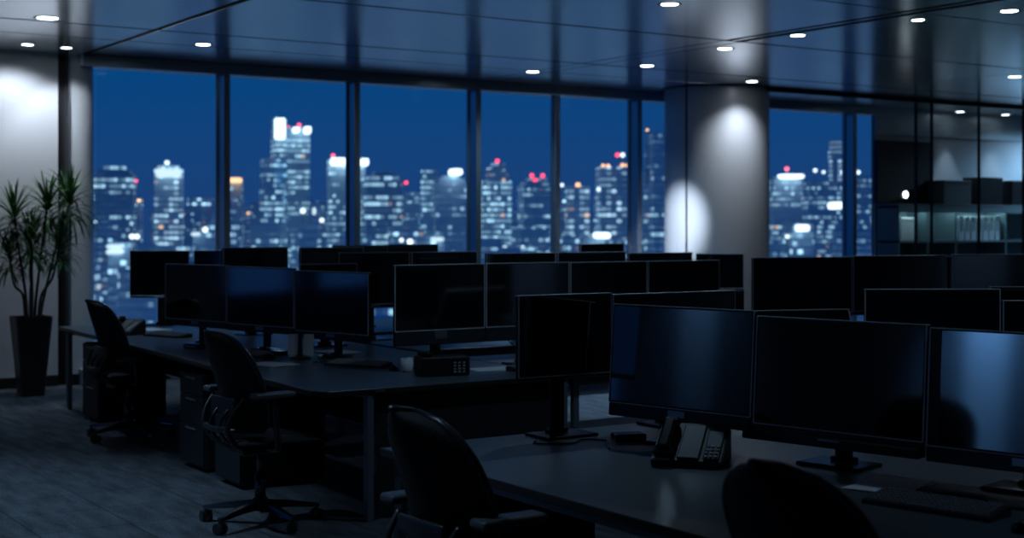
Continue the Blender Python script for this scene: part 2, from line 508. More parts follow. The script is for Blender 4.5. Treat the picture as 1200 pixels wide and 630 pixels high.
pedestal('drawer pedestal under the long desk just left of the nearer swivel chair', LE(8.95) + .01, LE(8.95) + .61, 8.74, 9.16)
pedestal('drawer pedestal under the long desk behind the nearer swivel chair', LE(8.3) + .01, LE(8.3) + .58, 8.06, 8.46)
pedestal('drawer pedestal at the window end of the long desk by the pot', LE(11.7) + .03, LE(11.7) + .6, 11.42, 11.84)

def plain_desk(label, x0, x1, y0, y1, legs=True, panel=False):
    cx, cy = (x0 + x1) / 2, (y0 + y1) / 2
    t = thing('office_desk', label, 'desk', (cx, cy, 0))
    bm = NB(); desk_top(bm, rect(x0, x1, y0, y1)); mkobj('desktop', rel(t, bm), M_desk, t).data.materials.append(M_deskedge)
    for x in (x0 + .06, x1 - .06):
        for y in (y0 + .06, y1 - .06):
            bm = NB(); box(bm, x - .02, x + .02, y - .02, y + .02, 0, DZ - .033, .003, 1); mkobj('leg', rel(t, bm), M_metal, t)
    bm = NB()
    for y in (y0 + .06, y1 - .06): box(bm, x0 + .04, x1 - .04, y - .015, y + .015, DZ - .075, DZ - .034)
    for x in (x0 + .06, x1 - .06): box(bm, x - .015, x + .015, y0 + .06, y1 - .06, DZ - .07, DZ - .034)
    mkobj('frame_rail', rel(t, bm), M_metal, t)
    if panel:
        bm = NB(); box(bm, *panel, .12, DZ - .034); mkobj('modesty_panel', rel(t, bm), M_panel, t)
    return t
plain_desk('open-framed desk carrying the row of four straight monitors', 4.945, 6.86, 6.82, 8.15)
plain_desk('desk under the three wide monitors right of the column', 6.88, 9.6, 6.25, 7.95)
plain_desk('desk in the second last row under the tall monitor pair left of the aisle gap', 5.0, 6.2, 8.75, 10.15)
plain_desk('shallow desk under the back row of three monitors left of the column', 6.215, 9.3, 8.86, 9.62)
plain_desk('farthest desk nearest the window glass behind the second window post', 5.0, 6.9, 10.45, 11.95)
plain_desk('farthest desk nearest the window glass, toward the column', 6.92, 9.3, 10.72, 11.95)
plain_desk('desk behind the three near monitors at the right', 4.95, 7.2, 3.0, 6.05)
# nearest desk
t = thing('office_desk', 'nearest dark desk with blue sheen under the large near monitors', 'desk', (3.8, 3.0, 0))
bm = NB(); desk_top(bm, rect(2.67, 4.92, -.6, 4.985)); mkobj('desktop', rel(t, bm), M_desk, t).data.materials.append(M_deskedge)
for (x, y) in ((2.74, 4.92), (4.85, 4.92), (2.74, 1.6), (4.85, 1.6), (2.74, -.52), (4.85, -.52)):
    bm = NB(); box(bm, x - .025, x + .025, y - .03, y + .03, 0, DZ - .033, .003, 1); mkobj('leg', rel(t, bm), M_panel, t)
bm = NB(); box(bm, 3.79, 3.81, -.5, 4.9, .36, DZ - .034); mkobj('modesty_panel', rel(t, bm), M_panel, t)
bm = NB()
for x in (2.74, 4.85): box(bm, x - .015, x + .015, -.5, 4.9, DZ - .07, DZ - .034)
mkobj('frame_rail', rel(t, bm), M_metal, t)
pedestal('drawer pedestal under the nearest desk at its far corner', 2.72, 3.3, 4.40, 4.86)

# ================================================================ MONITORS
def monitor(label, x, y, ztop, yaw, w, h, chin=.055, group=None, tilt=0, back_neck=True, base='plate', badge=True, bez=.008, led=False, neck_off=0, bezL=None, bar=False):
    """x, y: middle of the panel; ztop: height of the upper edge; yaw 0 faces -Y"""
    t = thing('computer_monitor', label, 'computer monitor', (x, y, DZ), R(yaw), group)
    z1 = ztop - DZ; z0 = z1 - h
    bL = bezL or bez
    Tm = Matrix.Translation((0, 0, z0)) @ Matrix.Rotation(R(-tilt), 4, 'X') @ Matrix.Translation((0, 0, -z0))
    def put(o):
        if tilt:
            o.data.transform(Tm)
        return o
    # housing: slim front shell and a shallower rear bulge
    bm = NB(); box(bm, -w / 2, w / 2, -.012, .012, z0 - chin, z1, .004, 2)
    put(mkobj('housing', bm, M_bezel, t))
    bm = NB(); box(bm, -w * .36, w * .36, .0122, .045, z0 + h * .12, z1 - h * .14, .014, 3)
    put(mkobj('rear_cover', bm, M_black, t))
    # screen
    bm = NB(); box(bm, -w / 2 + bL, w / 2 - bez, -.0138, -.0122, z0 + bez, z1 - bez, .0006, 1)
    put(mkobj('screen', bm, M_screen, t))
    # bright metal edge round the front
    bm = NB()
    e_ = .0035
    for (a, b_, c, d) in ((-w / 2 - .0005, w / 2 + .0005, z1 - e_, z1 + .0008), (-w / 2 + .002, w / 2 - .002, z0 - e_ * .6, z0 + e_ * .6)):
        box(bm, a, b_, -.0165, -.0122 if c < z1 - .02 else .011, c, d, .001, 1)
    for s in (-1, 1):
        x_ = s * (w / 2 - .001)
        box(bm, x_ - .0022, x_ + .0022, -.0155, -.0122, z0, z1 - e_)
    put(mkobj('edge_trim', bm, M_edge, t))
    # chin below the picture
    if chin:
        bm = NB(); box(bm, -w / 2 + .002, w / 2 - .002, -.0160, -.0123, z0 - chin + .003, z0 - .004, .0012, 1)
        ch = put(mkobj('chin', bm, M_chin, t))
        if badge:
            bm = NB(); box(bm, -.042, .042, -.0185, -.0162, z0 - chin * .62, z0 - .008, .001, 1)
            put(mkobj('badge', bm, M_silver, ch))
    if bar:                                           # speaker bar slung under the screen
        bm = NB(); box(bm, -w * .535, w * .50, -.050, -.019, z0 - chin - .004, z0 - chin + .034, .005, 2)
        sb = put(mkobj('speaker_bar', bm, M_chin, t))
        bm = NB(); box(bm, -.045, .045, -.0525, -.0502, z0 - chin + .020, z0 - chin + .028, .0008, 1); put(mkobj('badge', bm, M_silver, sb))
    # neck and foot
    bm = NB()
    if back_neck:
        box(bm, neck_off - .035, neck_off + .035, .046, .066, .012, z0 + h * .45, .006, 2)
        box(bm, neck_off - .05, neck_off + .05, .040, .052, z0 + h * .30, z0 + h * .55, .004, 1)
    mkobj('neck', bm, M_bezel, t)
    bm = NB()
    if base == 'plate':
        box(bm, neck_off - .13, neck_off + .13, -.07, .11, 0, .013, .006, 2)
        box(bm, neck_off - .05, neck_off + .05, .035, .08, .012, .03, .008, 2)
    elif base == 'round':
        lathe(bm, [(0, 0), (.12, 0), (.125, .006), (.118, .012), (.05, .018), (.035, .032), (0, .033)], 32, (neck_off, .03, 0))
    mkobj('foot', bm, M_blackgloss, t)
    if led:
        bm = NB(); box(bm, w * .36, w * .385, -.0172, -.0163, z0 - chin * .5 - .002, z0 - chin * .5 + .002)
        put(mkobj('power_light', bm, mat('power_led', (.5, .6, .7), .4, emit=(.7, .85, 1), estr=1.5), t))
    return t

G1 = 'row of three turned monitors on the long desk'
monitor('leftmost of the three turned monitors on the long desk, all black screen', 3.836, 10.022, 1.318, -74.1, .729, .41, .05, G1, base='round')
monitor('middle of the three turned monitors, blue window glow across its upper half', 4.039, 9.309, 1.312, -74.1, .729, .41, .05, G1, base='round')
monitor('right one of the three turned monitors, dim blue upper half', 4.242, 8.597, 1.297, -74.1, .729, .41, .05, G1, base='round')
G2 = 'row of four straight monitors'
monitor('leftmost of the four straight monitors, above the black desk phone', 4.424, 7.489, 1.367, .3, .640, .40, .09, G2)
monitor('second of the four straight monitors, faint glow at its upper right', 5.076, 7.492, 1.368, .3, .640, .40, .09, G2)
monitor('third of the four straight monitors, its lower half hidden', 5.729, 7.496, 1.365, .3, .640, .40, .09, G2)
monitor('rightmost of the four straight monitors, in front of the column', 6.381, 7.5, 1.364, .3, .640, .40, .09, G2)
G3 = 'pair of black monitors at the far end of the nearest desk'
monitor('black monitor with silver lower edge just left of the large near screens', 3.46, 4.83, 1.316, 0, .478, .338, .012, G3, badge=False)
monitor('black monitor half hidden behind the first large near screen', 4.065, 4.84, 1.308, 0, .70, .40, .012, G3, badge=False)
G4 = 'three large near monitors'
monitor('first large near monitor, soft blue glow, over the sloped desk phone', 3.707, 4.385, 1.275, -77.6, .709, .41, .055, G4, tilt=4)
monitor('second large near monitor, all black, with a speaker bar and silver badge below', 3.862, 3.680, 1.256, -77.6, .709, .41, .055, G4, tilt=4, badge=False, bar=True)
monitor('large near monitor at the right edge with a bright blue reflection', 4.016, 2.975, 1.247, -77.6, .709, .41, .055, G4, bezL=.045, tilt=4)
G5 = 'three wide monitors right of the column'
monitor('wide black monitor standing directly right of the pale column', 7.31, 7.291, 1.380, -15, .80, .40, .03, G5)
monitor('wide black monitor second to the right of the column', 8.091, 7.082, 1.387, -15, .79, .40, .03, G5)
monitor('wide black monitor at the right edge under the glass room', 8.92, 6.873, 1.391, -15, .80, .40, .03, G5)
monitor('black monitor with thin bright top edge behind the second large near monitor', 5.569, 4.671, 1.292, -31, .673, .40, .04)
monitor('lowest monitor at the right edge, its top edge just above the near screen', 6.16, 4.32, 1.235, -31, .67, .40, .04)
monitor('monitor at the right edge peeking over the lower one before it', 6.62, 4.75, 1.277, -31, .67, .40, .04)
monitor('tilted back low screen below the wide monitor beside the column', 5.72, 5.70, 1.145, -18, .68, .30, .03, tilt=22)
monitor('leftmost far monitor standing against the first window', 4.33, 12.2, 1.385, -35, .53, .40, .02)
monitor('far monitor right of the leftmost one, behind the turned three', 4.79, 11.85, 1.387, -35, .53, .40, .02)
monitor('far monitor in front of the first window post', 4.60, 10.72, 1.430, 11, .62, .40, .02)
monitor('far monitor between the first and second window posts', 5.328, 10.81, 1.423, 11, .66, .40, .02)
monitor('smaller monitor whose top edge shows just over the right turned monitor', 4.62, 9.43, 1.325, 0, .46, .33, .03)
monitor('tall standing monitor behind the right one of the turned three', 5.15, 9.715, 1.399, 5, .645, .40, .03)
monitor('monitor with a small gleam on its back, right behind the straight row left end', 5.817, 9.775, 1.397, 5, .645, .40, .03)
monitor('far low strip of monitor under the skyline behind the second window post', 5.72, 11.05, 1.435, 0, .53, .36, .02)
monitor('far low strip of monitor under the skyline before the third window post', 6.28, 11.12, 1.438, 0, .53, .36, .02)
G6 = 'three back row monitors left of the column'
monitor('back row monitor right of the third window post', 6.184, 9.22, 1.392, -1.7, .64, .40, .03, G6)
monitor('back row monitor under the fourth and fifth window panes', 6.881, 9.229, 1.392, -1.7, .67, .40, .03, G6)
monitor('back row monitor ending at the bright flank of the column', 7.578, 9.208, 1.380, -1.7, .67, .40, .03, G6)
monitor('farthest monitor peeking over the back row by the last window post', 8.40, 11.1, 1.43, 8, .60, .36, .02)
monitor('small monitor turned side-on before the base of the column', 8.42, 9.40, 1.36, -50, .42, .305, .02)
monitor('monitor behind the gap right of the second wide screen', 9.05, 7.62, 1.36, -10, .42, .36, .02)

# slim computer case beside the straight row
t = thing('computer_case', 'slim black computer case right of the straight monitor row', 'computer', (6.80, 7.55, DZ), R(0))
bm = NB(); box(bm, -.045, .045, -.16, .16, 0.008, .43, .006, 2); mkobj('case', bm, M_black, t)
bm = NB(); box(bm, -.04, .04, -.168, -.1605, .01, .425, .003, 1); mkobj('front_panel', bm, M_bezel, t)
bm = NB(); box(bm, -.03, .01, -.1705, -.1682, .408, .416); mkobj('power_button', bm, M_silver, t)
for s in (-1, 1):
    bm = NB(); box(bm, s * .035 - .01, s * .035 + .01, -.14, .14, 0, .0085); mkobj('foot', bm, M_black, t)

# ================================================================ CHAIRS
def make_chair(label, loc, rz, arm_z=.70):
    t = thing('swivel_chair', label, 'office chair', (*loc, 0), R(rz), 'black swivel chairs')
    # star base, five arms with casters
    base = NB()
    lathe(base, [(0, .075), (.045, .075), (.05, .09), (.045, .13), (.032, .15), (0, .15)], 24)
    bo = mkobj('hub', base, M_chairpl, t, True)
    for k in range(5):
        a = R(72 * k + 200)
        d = Vector((math.cos(a), math.sin(a), 0)); s = Vector((-d.y, d.x, 0))
        bm = NB()
        pr = []
        for q, (rad, w_, zt, zb) in enumerate(((.03, .030, .128, .085), (.15, .026, .115, .083), (.30, .018, .090, .070), (.325, .015, .085, .070))):
            c = d * rad
            pr.append([bm.verts.new(c + s * w_ + Vector((0, 0, zb))), bm.verts.new(c - s * w_ + Vector((0, 0, zb))), bm.verts.new(c - s * w_ * .7 + Vector((0, 0, zt))), bm.verts.new(c + s * w_ * .7 + Vector((0, 0, zt)))])
        for A, B in zip(pr, pr[1:]):
            for i in range(4): bm.faces.new((A[i], A[(i + 1) % 4], B[(i + 1) % 4], B[i]))
        bm.faces.new(pr[0][::-1]); bm.faces.new(pr[-1])
        arm = mkobj('base_arm', bm, M_chrome, t)
        bm = NB()
        c = d * .315
        cs = R(40 * k + 15); dd = Vector((math.cos(cs), math.sin(cs), 0))
        pz = Vector((c.x, c.y, .03))
        for sgn in (-1, 1):
            cyl(bm, pz + dd * sgn * .008, pz + dd * sgn * .028, .0295, .0295, 20)
        cyl(bm, pz - dd * .008, pz + dd * .008, .012, .012, 12)
        cyl(bm, (c.x, c.y, .045), (c.x, c.y, .078), .009, .009, 10)
        mkobj('caster', bm, M_chairpl, arm)
    bm = NB(); cyl(bm, (0, 0, .14), (0, 0, .27), .03, .03, 20); cyl(bm, (0, 0, .27), (0, 0, .40), .019, .019, 16); mkobj('gas_column', bm, M_chrome, t, True)
    bm = NB(); box(bm, -.15, .10, -.09, .09, .385, .43, .015, 2)
    box(bm, -.01, .01, .09, .24, .40, .41, .003, 1); box(bm, -.02, .02, .22, .25, .397, .413, .004, 1)
    mkobj('tilt_mechanism', bm, M_chairpl, t)
    # seat cushion
    bm = NB()
    n, m_ = 18, 18
    def seat_pt(u, v, top):
        sx_ = math.copysign(abs(math.sin(u * math.pi / 2)) , u); sy_ = math.copysign(abs(math.sin(v * math.pi / 2)), v)
        # squircle outline
        r_ = max(abs(u), abs(v))
        if r_ > 0:
            l = (abs(u) ** 5 + abs(v) ** 5) ** (1 / 5) / r_
            u2, v2 = u / l, v / l
        else: u2 = v2 = 0
        x_ = .03 + .245 * u2; y_ = .245 * v2 * (1 + .04 * u2)
        ed = max(abs(u), abs(v))
        fall = .030 * ed ** 6
        z_ = (.500 - .012 * (1 - v2 * v2) - fall - .02 * max(0, u2) ** 4) if top else (.437 + .018 * ed ** 4)
        return (x_, y_, z_)
    for top in (True, False):
        g = [[bm.verts.new(seat_pt(-1 + 2 * i / n, -1 + 2 * j / m_, top)) for j in range(m_ + 1)] for i in range(n + 1)]
        for i in range(n):
            for j in range(m_): bm.faces.new((g[i][j], g[i + 1][j], g[i + 1][j + 1], g[i][j + 1]))
        if top: gt = g
    def ring(g): return [g[i][0] for i in range(n)] + [g[n][j] for j in range(m_)] + [g[i][m_] for i in range(n, 0, -1)] + [g[0][j] for j in range(m_, 0, -1)]
    A, B = ring(gt), ring(g)
    for k in range(len(A)): bm.faces.new((A[k], A[(k + 1) % len(A)], B[(k + 1) % len(A)], B[k]))
    mkobj('seat', bm, M_fabric, t, True)
    # backrest: curved net in a rounded rim
    zb, zt = .52, 1.047
    def half(v):
        lo = .165 + .075 * min(1, v / .5) ** .8
        if v > .56: lo *= max(0.0, 1 - ((v - .56) / .44) ** 2.7) ** (1 / 2.2)
        if v < .08: lo *= .90 + 1.25 * v
        return max(lo, .012)
    def bx_(v, u):
        z = v
        x_ = -.205 - .035 * math.sin(min(1, z / .35) * math.pi) * -.6 - .13 * max(0, z - .25) ** 1.35 * 1.35
        return x_ + .145 * abs(u) ** 1.8 * (1 - .40 * z)
    def bp_(u, v): return Vector((bx_(v, u), u * half(v), zb + (zt - zb) * v - .015 * u * u * v))
    nu, nv = 14, 26
    bm = NB()
    fr = [[bm.verts.new(bp_(-1 + 2 * i / nu, j / nv)) for i in range(nu + 1)] for j in range(nv + 1)]
    bk = [[bm.verts.new(bp_(-1 + 2 * i / nu, j / nv) + Vector((-.008, 0, 0))) for i in range(nu + 1)] for j in range(nv + 1)]
    for j in range(nv):
        for i in range(nu):
            bm.faces.new((fr[j][i], fr[j][i + 1], fr[j + 1][i + 1], fr[j + 1][i]))
            bm.faces.new((bk[j][i], bk[j + 1][i], bk[j + 1][i + 1], bk[j][i + 1]))
    mkobj('backrest', bm, M_fabric, t, True)
    out = [bp_(-1, j / nv) for j in range(nv + 1)] + [bp_(-1 + 2 * i / 8, 1) for i in range(1, 8)] + [bp_(1, j / nv) for j in range(nv, -1, -1)] + [bp_(1 - 2 * i / 8, 0) for i in range(1, 8)]
    bm = NB(); tube(bm, [p + Vector((-.004, 0, 0)) for p in out], .012, 8, closed=True); mkobj('back_frame', bm, M_chairpl, t, True)
    # two bowed supports, cross bar and lumbar pad behind the net
    for s in (-1, 1):
        bm = NB()
        pts = catmull([(-.19, s * .17, .70), (-.245, s * .155, .62), (-.265, s * .125, .54), (-.20, s * .085, .455), (-.12, s * .06, .415)], 7)
        tube(bm, pts, [.010 + .006 * min(1, i / 20) for i in range(len(pts))], 8)
        mkobj('back_support', bm, M_chairpl, t, True)
        bm = NB()
        pts = catmull([(-.20, s * .06, .66), (-.262, s * .055, .58), (-.255, s * .05, .50), (-.17, s * .045, .43)], 7)
        tube(bm, pts, .009, 8)
        mkobj('inner_strut', bm, M_chrome, t, True)
    bm = NB(); tube(bm, catmull([(-.262, -.13, .545), (-.275, 0, .535), (-.262, .13, .545)], 8), .016, 8); mkobj('cross_bar', bm, M_chairpl, t, True)
    bm = NB(); box(bm, -.228, -.208, -.13, .13, .60, .70, .009, 3); mkobj('lumbar_pad', bm, M_chairpl, t, True)
    for s in (-1, 1):
        bm = NB()
        tube(bm, catmull([(-.03, s * .15, .428), (-.03, s * .225, .430), (-.04, s * .252, .47), (-.06, s * .255, arm_z - .03)], 6), .017, 10)
        ar = mkobj('armrest', bm, M_chairpl, t, True)
        bm = NB(); box(bm, -.19, .05, s * .255 - .042, s * .255 + .042, arm_z - .032, arm_z, .012, 3); mkobj('arm_pad', bm, M_pad, ar, True)
    return t
make_chair('black swivel chair farthest away, beside the potted plant', (3.50, 10.55), 4, .63)
make_chair('black swivel chair at the near end of the long desk, curved struts showing', (3.08, 7.11), 6, .735)
make_chair('black swivel chair nearest the bottom centre, before the blue-lit desk', (2.39, 3.80), 3, .735)
make_chair('black swivel chair cut by the bottom edge, before the near keyboard', (2.62, 2.47), 3, .675)

# ================================================================ DESK THINGS
def keyboard(label, x, y, rz, w=.43, d=.14):
    t = thing('keyboard', label, 'keyboard', (x, y, DZ), R(rz), 'black keyboards on the desks')
    bm = NB()
    prof = [(-d / 2, 0), (d / 2, 0), (d / 2, .026), (d / 2 - .01, .030), (-d / 2, .012)]
    a = [bm.verts.new((-w / 2, p[0], p[1])) for p in prof]; b_ = [bm.verts.new((w / 2, p[0], p[1])) for p in prof]
    bm.faces.new(a); bm.faces.new(b_[::-1])
    for i in range(5): bm.faces.new((a[i], b_[i], b_[(i + 1) % 5], a[(i + 1) % 5]))
    mkobj('case', bm, M_black, t)
    bm = NB()
    rows = 6
    for r_ in range(rows):
        y_ = -d / 2 + .014 + r_ * (d - .026) / (rows - 1) * .96
        z_ = .012 + (y_ + d / 2) / (d - .01) * .018
        x_ = -w / 2 + .012
        while x_ < w / 2 - .02:
            kw = .0148
            if r_ == 0 and abs(x_ + w * .17) < .01: kw = .10
            box(bm, x_, x_ + kw, y_ - .0072, y_ + .0072, z_ - .003, z_ + .007, .0018, 1)
            x_ += kw + .0045
    mkobj('keys', bm, M_key, t)
    return t
keyboard('keyboard behind the nearer swivel chair under the middle turned monitor', 3.83, 9.05, -78)
keyboard('keyboard left of the black desk phone, seen end-on', 4.12, 7.98, -62)
keyboard('keyboard right of the desk phone under the second straight monitor', 4.95, 7.16, 4)
keyboard('large keyboard at the lower right before the brightest near monitor', 3.53, 2.95, -78)
keyboard('keyboard at the window end of the long desk, under the leftmost far monitor', 3.95, 10.95, -70)

def mouse(label, x, y, rz):
    t = thing('computer_mouse', label, 'computer mouse', (x, y, DZ), R(rz), 'black computer mice')
    bm = NB()
    bmesh.ops.create_uvsphere(bm, u_segments=20, v_segments=12, radius=1)
    for v in bm.verts:
        z = max(v.co.z, -.05)
        v.co = Vector((v.co.x * .031 * (1 - .12 * v.co.y), v.co.y * .056, (z + .05) * .034 * (1 - .2 * v.co.y)))
    mkobj('shell', bm, M_blackgloss, t, True)
    bm = NB(); cyl(bm, (-.004, .03, .030), (.004, .03, .030), .007, .007, 14); mkobj('scroll_wheel', bm, M_silver, t, True)
    return t
mouse('mouse at the lower right corner before the near keyboard', 3.50, 2.60, -75)
mouse('mouse beside the keyboard behind the nearer swivel chair', 3.83, 8.70, -75)
mouse('mouse on the desk left of the black desk phone', 4.18, 7.62, -40)

# sloped desk phone under the first near monitor
def desk_phone(label, x, y, rz, s=1.0):
    t = thing('desk_phone', label, 'desk phone', (x, y, DZ), R(rz))
    bm = NB()
    prof = [(-.10, 0), (.10, 0), (.10, .10), (.085, .125), (-.10, .022)]
    w = .13
    a = [bm.verts.new((-w, p[0] * s, p[1] * s)) for p in prof]; b_ = [bm.verts.new((w, p[0] * s, p[1] * s)) for p in prof]
    bm.faces.new(a); bm.faces.new(b_[::-1])
    for i in range(5): bm.faces.new((a[i], b_[i], b_[(i + 1) % 5], a[(i + 1) % 5]))
    bmesh.ops.bevel(bm, geom=bm.edges[:], offset=.004, segments=2, affect='EDGES')
    mkobj('body', bm, M_black, t)
    sl = math.atan2(.103, .185)
    Mx = Matrix.Translation((0, -.10 * s, .022 * s)) @ Matrix.Rotation(sl, 4, 'X')
    L = .21 * s
    # faceplate pieces lie on the slope
    bm = NB(); box(bm, -.035, .045, .012, L - .02, .001, .008, .003, 1, Mx); mkobj('face_plate', bm, mat('phone_face', (.045, .058, .07), .4), t)
    bm = NB(); box(bm, .060, .118, .012, L - .05, .001, .007, .003, 1, Mx); kp = mkobj('side_plate', bm, mat('phone_side', (.06, .07, .08), .4), t)
    bm = NB()
    for i in range(3):
        for j in range(4): box(bm, .064 + i * .018, .077 + i * .018, .02 + j * .020, .032 + j * .020, .0072, .0105, .002, 1, Mx)
    mkobj('buttons', bm, M_key, kp)
    bm = NB()
    box(bm, -.122, -.055, .006, .055, .002, .034, .012, 3, Mx); box(bm, -.122, -.055, L - .06, L - .004, .002, .034, .012, 3, Mx)
    box(bm, -.112, -.065, .03, L - .03, .022, .044, .010, 3, Mx)
    mkobj('handset', bm, M_blackgloss, t)
    bm = NB(); box(bm, -.125, -.06, -.004, .004, .001, .010, .002, 1, Mx); mkobj('front_trim', bm, M_silver, t)
    return t
desk_phone('sloped black desk phone on the nearest desk under the first large monitor', 3.46, 4.02, -52, 1.1)
desk_phone('sloped black desk phone on the desk under the leftmost far monitor', 3.74, 11.35, -60)

# black box phone under first straight monitor
t = thing('desk_phone', 'boxy black desk phone below the leftmost straight monitor', 'desk phone', (4.28, 7.22, DZ), R(-12))
bm = NB(); box(bm, -.15, .15, -.08, .08, 0, .115, .012, 3); mkobj('body', bm, M_black, t)
bm = NB(); box(bm, .03, .135, -.084, -.0805, .012, .10, .002, 1); fp = mkobj('key_panel', bm, M_blackgloss, t)
bm = NB()
for i in range(3):
    for j in range(4): box(bm, .045 + i * .028, .062 + i * .028, -.0875, -.0842, .02 + j * .018, .031 + j * .018, .001, 1)
mkobj('buttons', bm, M_key, fp)
bm = NB(); box(bm, -.135, -.075, -.07, .07, .1152, .145, .012, 3); mkobj('handset', bm, M_blackgloss, t)

def papers(label, x, y, rz, w=.21, d=.297, n=3, cat='papers'):
    t = thing('paper_stack', label, cat, (x, y, DZ), R(rz))
    for k in range(n):
        bm = NB(); box(bm, -w / 2, w / 2, -d / 2, d / 2, k * .0016, k * .0016 + .0015, mtx=Matrix.Rotation(R((k * 37) % 11 - 5), 4, 'Z'))
        mkobj('sheet', bm, M_paper, t)
    return t
papers('papers lying right of the nearer swivel chair back', 3.70, 8.36, 20)
papers('papers behind the round-footed monitor stand on the long desk', 4.45, 8.95, 10)
papers('papers under the second straight monitor behind the keyboard', 4.72, 7.33, 85)
papers('papers partly under the near keyboard at the lower right', 3.72, 3.30, -70)
papers('papers under the leftmost far monitor', 4.1, 11.75, 15)

# two white cards propped in a holder behind the round foot
t = thing('card_holder', 'two upright white cards in a black holder below the right turned monitor', 'card holder', (4.02, 8.62, DZ), R(-40))
bm = NB(); lathe(bm, [(0, 0), (.075, 0), (.077, .008), (.05, .018), (.02, .03), (0, .03)], 28); mkobj('foot', bm, M_blackgloss, t, True)
for s in (-1, 1):
    bm = NB(); box(bm, s * .052 - .034, s * .052 + .034, -.003, .003, .025, .165, mtx=Matrix.Rotation(R(-8), 4, 'X')); mkobj('card', bm, M_paper, t)
bm = NB(); cyl(bm, (0, 0, .02), (0, .0, .17), .016, .014, 14); mkobj('post', bm, M_black, t)

# white mug by the keyboard
t = thing('mug', 'small white mug between the keyboard and the boxy desk phone', 'mug', (4.20, 7.50, DZ), R(30))
bm = NB(); lathe(bm, [(0, 0), (.030, 0), (.036, .01), (.038, .085), (.035, .085), (.033, .012), (0, .010)], 28); mkobj('cup', bm, M_paper, t, True)
bm = NB(); tube(bm, catmull([(.036, 0, .07), (.060, 0, .066), (.064, 0, .04), (.036, 0, .022)], 6), .005, 8); mkobj('handle', bm, M_paper, t, True)

def cable(label, pts, r=.0035):
    bm = NB(); tube(bm, catmull(pts, 8), r, 6)
    return tag(mkobj('cable', bm, M_blackgloss, smooth=True), label, 'cable')
z = DZ + .004
cable('black cable coiled below the pair of monitors at the nearest desk end', [(3.30, 4.80, z), (3.24, 4.72, z), (3.36, 4.64, z), (3.46, 4.70, z), (3.52, 4.62, z), (3.46, 4.54, z), (3.40, 4.44, z)])
cable('black cable hanging under the second straight monitor', [(4.9, 7.56, 1.0), (5.0, 7.58, .86), (5.15, 7.57, .80), (5.35, 7.56, .92), (5.5, 7.56, 1.0)])
cable('black cable lying under the right turned monitor', [(4.05, 8.42, z), (3.98, 8.34, z), (4.10, 8.28, z), (4.12, 8.34, z), (4.22, 8.26, z), (4.36, 8.3, z)])
cable('black cable lying behind the near keyboard', [(3.70, 3.15, z), (3.78, 3.0, z), (3.72, 2.85, z), (3.80, 2.7, z), (3.95, 2.6, z)])
# dock / hub by the pair of monitors
def hub(label, x, y, rz, w=.13, d=.09, h=.03):
    t = thing('docking_station', label, 'docking station', (x, y, DZ), R(rz))
    bm = NB(); box(bm, -w / 2, w / 2, -d / 2, d / 2, 0, h, .006, 2); mkobj('case', bm, M_blackgloss, t)
    bm = NB(); box(bm, -w * .35, w * .35, -d / 2 - .0015, -d / 2 - .0002, h * .35, h * .6); mkobj('port_strip', bm, M_silver, t)
hub('flat black docking box under the monitor with silver lower edge', 3.62, 4.60, -20)
hub('flat black docking box under the middle turned monitor', 4.02, 8.98, -70)
hub('flat black docking box left of the keyboard on the long desk', 3.74, 9.78, -70, .16, .10, .035)

# ================================================================ POTTED PLANT
PX, PYY = 3.60, 13.68
t = thing('potted_dracaena', 'tall dracaena in a tapered black pot against the white wall', 'potted plant', (PX, PYY, 0))
bm = NB()
def sq(r, z, k=.28):
    pts = []
    for c in range(4):
        a0 = R(45 + 90 * c)
        for q in range(5):
            a = a0 + R(-45 + 22.5 * q)
            cx_, cy_ = (r - r * k) * math.copysign(1, math.cos(a0)), (r - r * k) * math.copysign(1, math.sin(a0))
            pts.append(Vector((cx_ + r * k * math.cos(a), cy_ + r * k * math.sin(a), z)))
    return pts
lv = [sq(.105, 0), sq(.170, .75), sq(.158, .75), sq(.150, .69)]
vs = [[bm.verts.new(p) for p in L] for L in lv]
for A, B in zip(vs, vs[1:]):
    for k in range(20): bm.faces.new((A[k], A[(k + 1) % 20], B[(k + 1) % 20], B[k]))
bm.faces.new(vs[0][::-1])
bm.faces.new(vs[-1])
mkobj('pot', bm, M_pot, t)
bm = NB(); lathe(bm, [(0, .715), (.10, .712), (.135, .70), (.135, .692)], 24); mkobj('soil', bm, M_soil, t, True)
rnd = random.Random(11)
def leaf(bm, o, az, el, L, w, droop):
    d = Vector((math.cos(az) * math.cos(el), math.sin(az) * math.cos(el), math.sin(el)))
    side = Vector((-math.sin(az), math.cos(az), 0))
    n = 8; prev = None; p = Vector(o); st = L / n
    for i in range(n + 1):
        f = i / n
        ww = w * (.55 + .9 * f) * (1 - f) ** .7 if f > .02 else w * .5
        ww = max(ww, .0008)
        nrm = side.cross(d)
        a = bm.verts.new(p - side * ww + nrm * .25 * ww); m_ = bm.verts.new(p - nrm * .1 * ww); b_ = bm.verts.new(p + side * ww + nrm * .25 * ww)
        if prev:
            bm.faces.new((prev[0], prev[1], m_, a)); bm.faces.new((prev[1], prev[2], b_, m_))
        prev = (a, m_, b_)
        p = p + d * st
        d = (d + Vector((0, 0, -droop * st * (1 + 2.2 * f)))).normalized()
